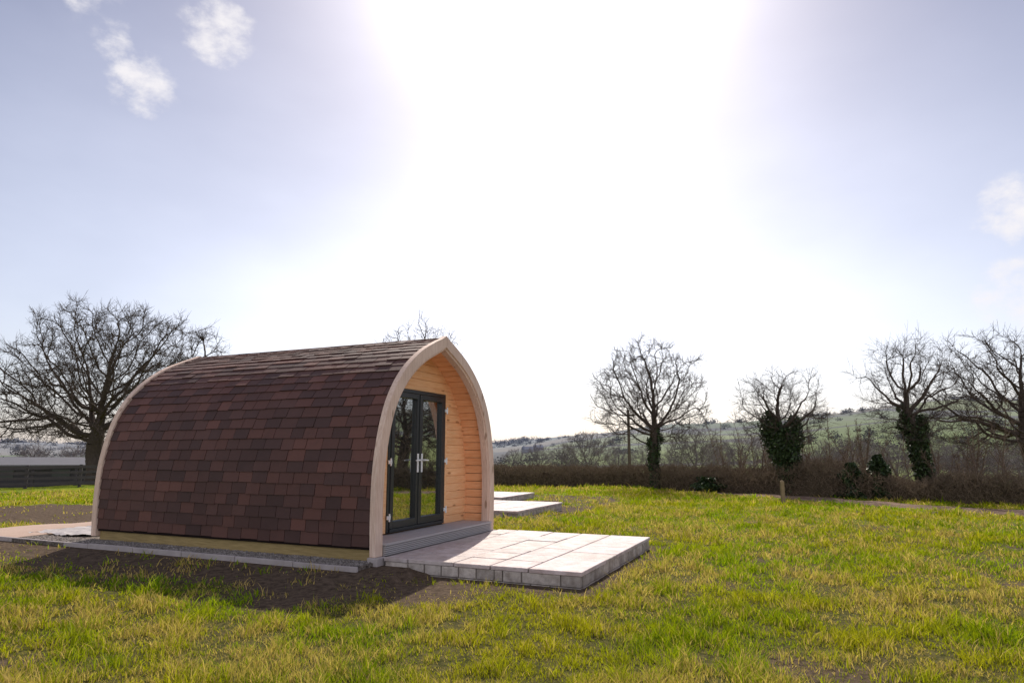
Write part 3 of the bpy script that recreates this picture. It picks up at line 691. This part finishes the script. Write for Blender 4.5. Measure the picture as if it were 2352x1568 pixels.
mb=MB();mb.box8([(-15.3,-3.5,zt-.55),(15.3,-3.5,zt-.55),(15.3,0,zt-.07),(-15.3,0,zt-.07),(-15.3,-3.5,zt-.47),(15.3,-3.5,zt-.47),(15.3,0,zt),(-15.3,0,zt)]);mb.box8([(-15.3,0,zt-.07),(15.3,0,zt-.07),(15.3,3.5,zt-.55),(-15.3,3.5,zt-.55),(-15.3,0,zt),(15.3,0,zt),(15.3,3.5,zt-.47),(-15.3,3.5,zt-.47)])
mb.obj('roof',M_roofsheet,bn)
mb=MB()
for k in range(9): mb.box(-14+k*3.4,-12.9+k*3.4,-3.04,-3.003,zt-1.3,zt-.75)
mb.obj('windows',M_frame,bn)
for px,d_,s in((1212,330,.45),(1236,350,.4),(300,500,.6)):
    x,y=azp(px,d_);z0=float(zf(x,y));h=empty('farmhouse',(x,y,z0-.3),.3);h.scale=(s,s,s);mb=MB();mb.box(-6,6,-3.5,3.5,-2,4.5);mb.box(-5,-4,-.5,.5,5,8.6)
    for xx in(-4,-.6,3): mb.box(xx,xx+1,-3.56,-3.5,1,2.2);mb.box(xx,xx+1,-3.56,-3.5,3,4)
    mb.obj('walls',M_stone,h);mb=MB();mb.box8([(-6.4,-4,4.3),(6.4,-4,4.3),(6.4,4,4.3),(-6.4,4,4.3),(-6.4,-.05,7.6),(6.4,-.05,7.6),(6.4,.05,7.6),(-6.4,.05,7.6)]);mb.obj('roof',M_slate,h)
# ---------------------------------------------------------------- light, sky, camera
EL,SAZ=math.radians(43),math.radians(4.5)
sd=Vector((math.sin(SAZ)*math.cos(EL),math.cos(SAZ)*math.cos(EL),math.sin(EL)))
L=bpy.data.lights.new('sun','SUN');L.energy=5;L.angle=math.radians(.5);L.color=(1,.92,.80)
o=bpy.data.objects.new('sun',L);COL.objects.link(o);o.rotation_euler=(-sd).to_track_quat('-Z','Y').to_euler();o.location=(0,0,30)
W_=bpy.data.worlds.new('World');sc.world=W_;W_.use_nodes=True;T=NT.__new__(NT);T.t=W_.node_tree;T.t.nodes.clear()
out=T.n('ShaderNodeOutputWorld')
sky=T.n('ShaderNodeTexSky',sky_type='NISHITA',sun_disc=False,sun_elevation=EL,sun_rotation=SAZ,air_density=1.0,dust_density=1.5,ozone_density=2.5,altitude=50)
dirn=T.n('ShaderNodeTexCoord').outputs['Generated']
nrm=T.n('ShaderNodeVectorMath',{0:dirn},operation='NORMALIZE').outputs[0]
def dot(v): return T.n('ShaderNodeVectorMath',{0:nrm,1:tuple(v)},operation='DOT_PRODUCT').outputs['Value']
ds=T.math('MAXIMUM',dot(sd),0.)
halo=T.math('ADD',T.math('MULTIPLY',T.math('POWER',ds,14.),1.6),T.math('MULTIPLY',T.math('POWER',ds,60.),12.))
nz=T.noise(T.mapping(nrm,(1.2,1.2,2.6)),1.7,6,.5)
sx_=T.n('ShaderNodeSeparateXYZ',{0:nrm});sz=sx_.outputs[2]
hor=T.math('MULTIPLY',T.ramp(sz,.05,.62,True),T.math('ADD',1.2,T.math('MULTIPLY',T.math('POWER',ds,3.),8.)))
halo=T.math('MULTIPLY',T.math('ADD',halo,hor),T.math('ADD',.55,T.math('MULTIPLY',nz,.9)))
rear_fill=T.math('MULTIPLY',T.ramp(T.math('MULTIPLY',sx_.outputs[1],-1.),.0,.6),T.math('ADD',3.0,T.math('MULTIPLY',T.ramp(T.noise(nrm,3.,6,.6),.4,.65),6.)))  # added bright glow behind the camera, fills the shaded sides
wisp=T.math('MULTIPLY',T.ramp(T.noise(T.mapping(nrm,(1.,1.,2.2)),2.4,5,.5),.35,.75),.7)
vs=T.n('ShaderNodeVectorMath',{0:sky.outputs[0],1:(.76,.73,.74)},operation='MULTIPLY').outputs[0]
hc=T.n('ShaderNodeVectorMath',{0:(1.,.985,1.0),'Scale':T.math('ADD',T.math('ADD',halo,wisp),rear_fill)},operation='SCALE').outputs[0]
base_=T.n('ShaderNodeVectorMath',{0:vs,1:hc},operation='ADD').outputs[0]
base_=T.n('ShaderNodeVectorMath',{0:base_,1:(.75,.60,.80)},operation='ADD').outputs[0]
def pixdir(px,py):
    th_=math.radians(9.6);u=px-1176;v=py-784;f=1511
    return Vector((u,f*math.cos(th_)+v*math.sin(th_),f*math.sin(th_)-v*math.cos(th_))).normalized()
cn=T.noise(T.mapping(nrm,(1,1,1.5)),24,7,.6)
tot=None
for px,py,rd_,am in((262,95,2.0,.9),(505,75,3.4,1.05),(325,195,3.0,1.05),(2330,485,3.2,1.2),(2345,680,3.6,1.1),(150,-150,6,.8),(2600,560,6,1)):
    m_=T.math('MULTIPLY',T.ramp(dot(pixdir(px,py)),math.cos(math.radians(rd_)),1.),am)
    tot=m_ if tot is None else T.math('MAXIMUM',tot,m_)
cl=T.ramp(T.math('ADD',T.math('MULTIPLY',tot,.30),cn),.58,1.0)
cl=T.math('MULTIPLY',cl,T.ramp(tot,.0,.6))
base_=T.mix(T.math('MULTIPLY',cl,.95),base_,(9.6,9.3,9.5))
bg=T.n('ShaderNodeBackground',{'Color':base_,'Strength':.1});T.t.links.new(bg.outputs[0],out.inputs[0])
cam=bpy.data.cameras.new('camera');cam.lens=23.13;cam.sensor_width=36;cam.clip_end=6000;cam.clip_start=.05
co=bpy.data.objects.new('camera',cam);COL.objects.link(co);co.location=(0,0,1.37);co.rotation_euler=(math.radians(99.6),0,0)
sc.camera=co
sc.view_settings.view_transform='Standard';sc.view_settings.look='None';sc.view_settings.exposure=0
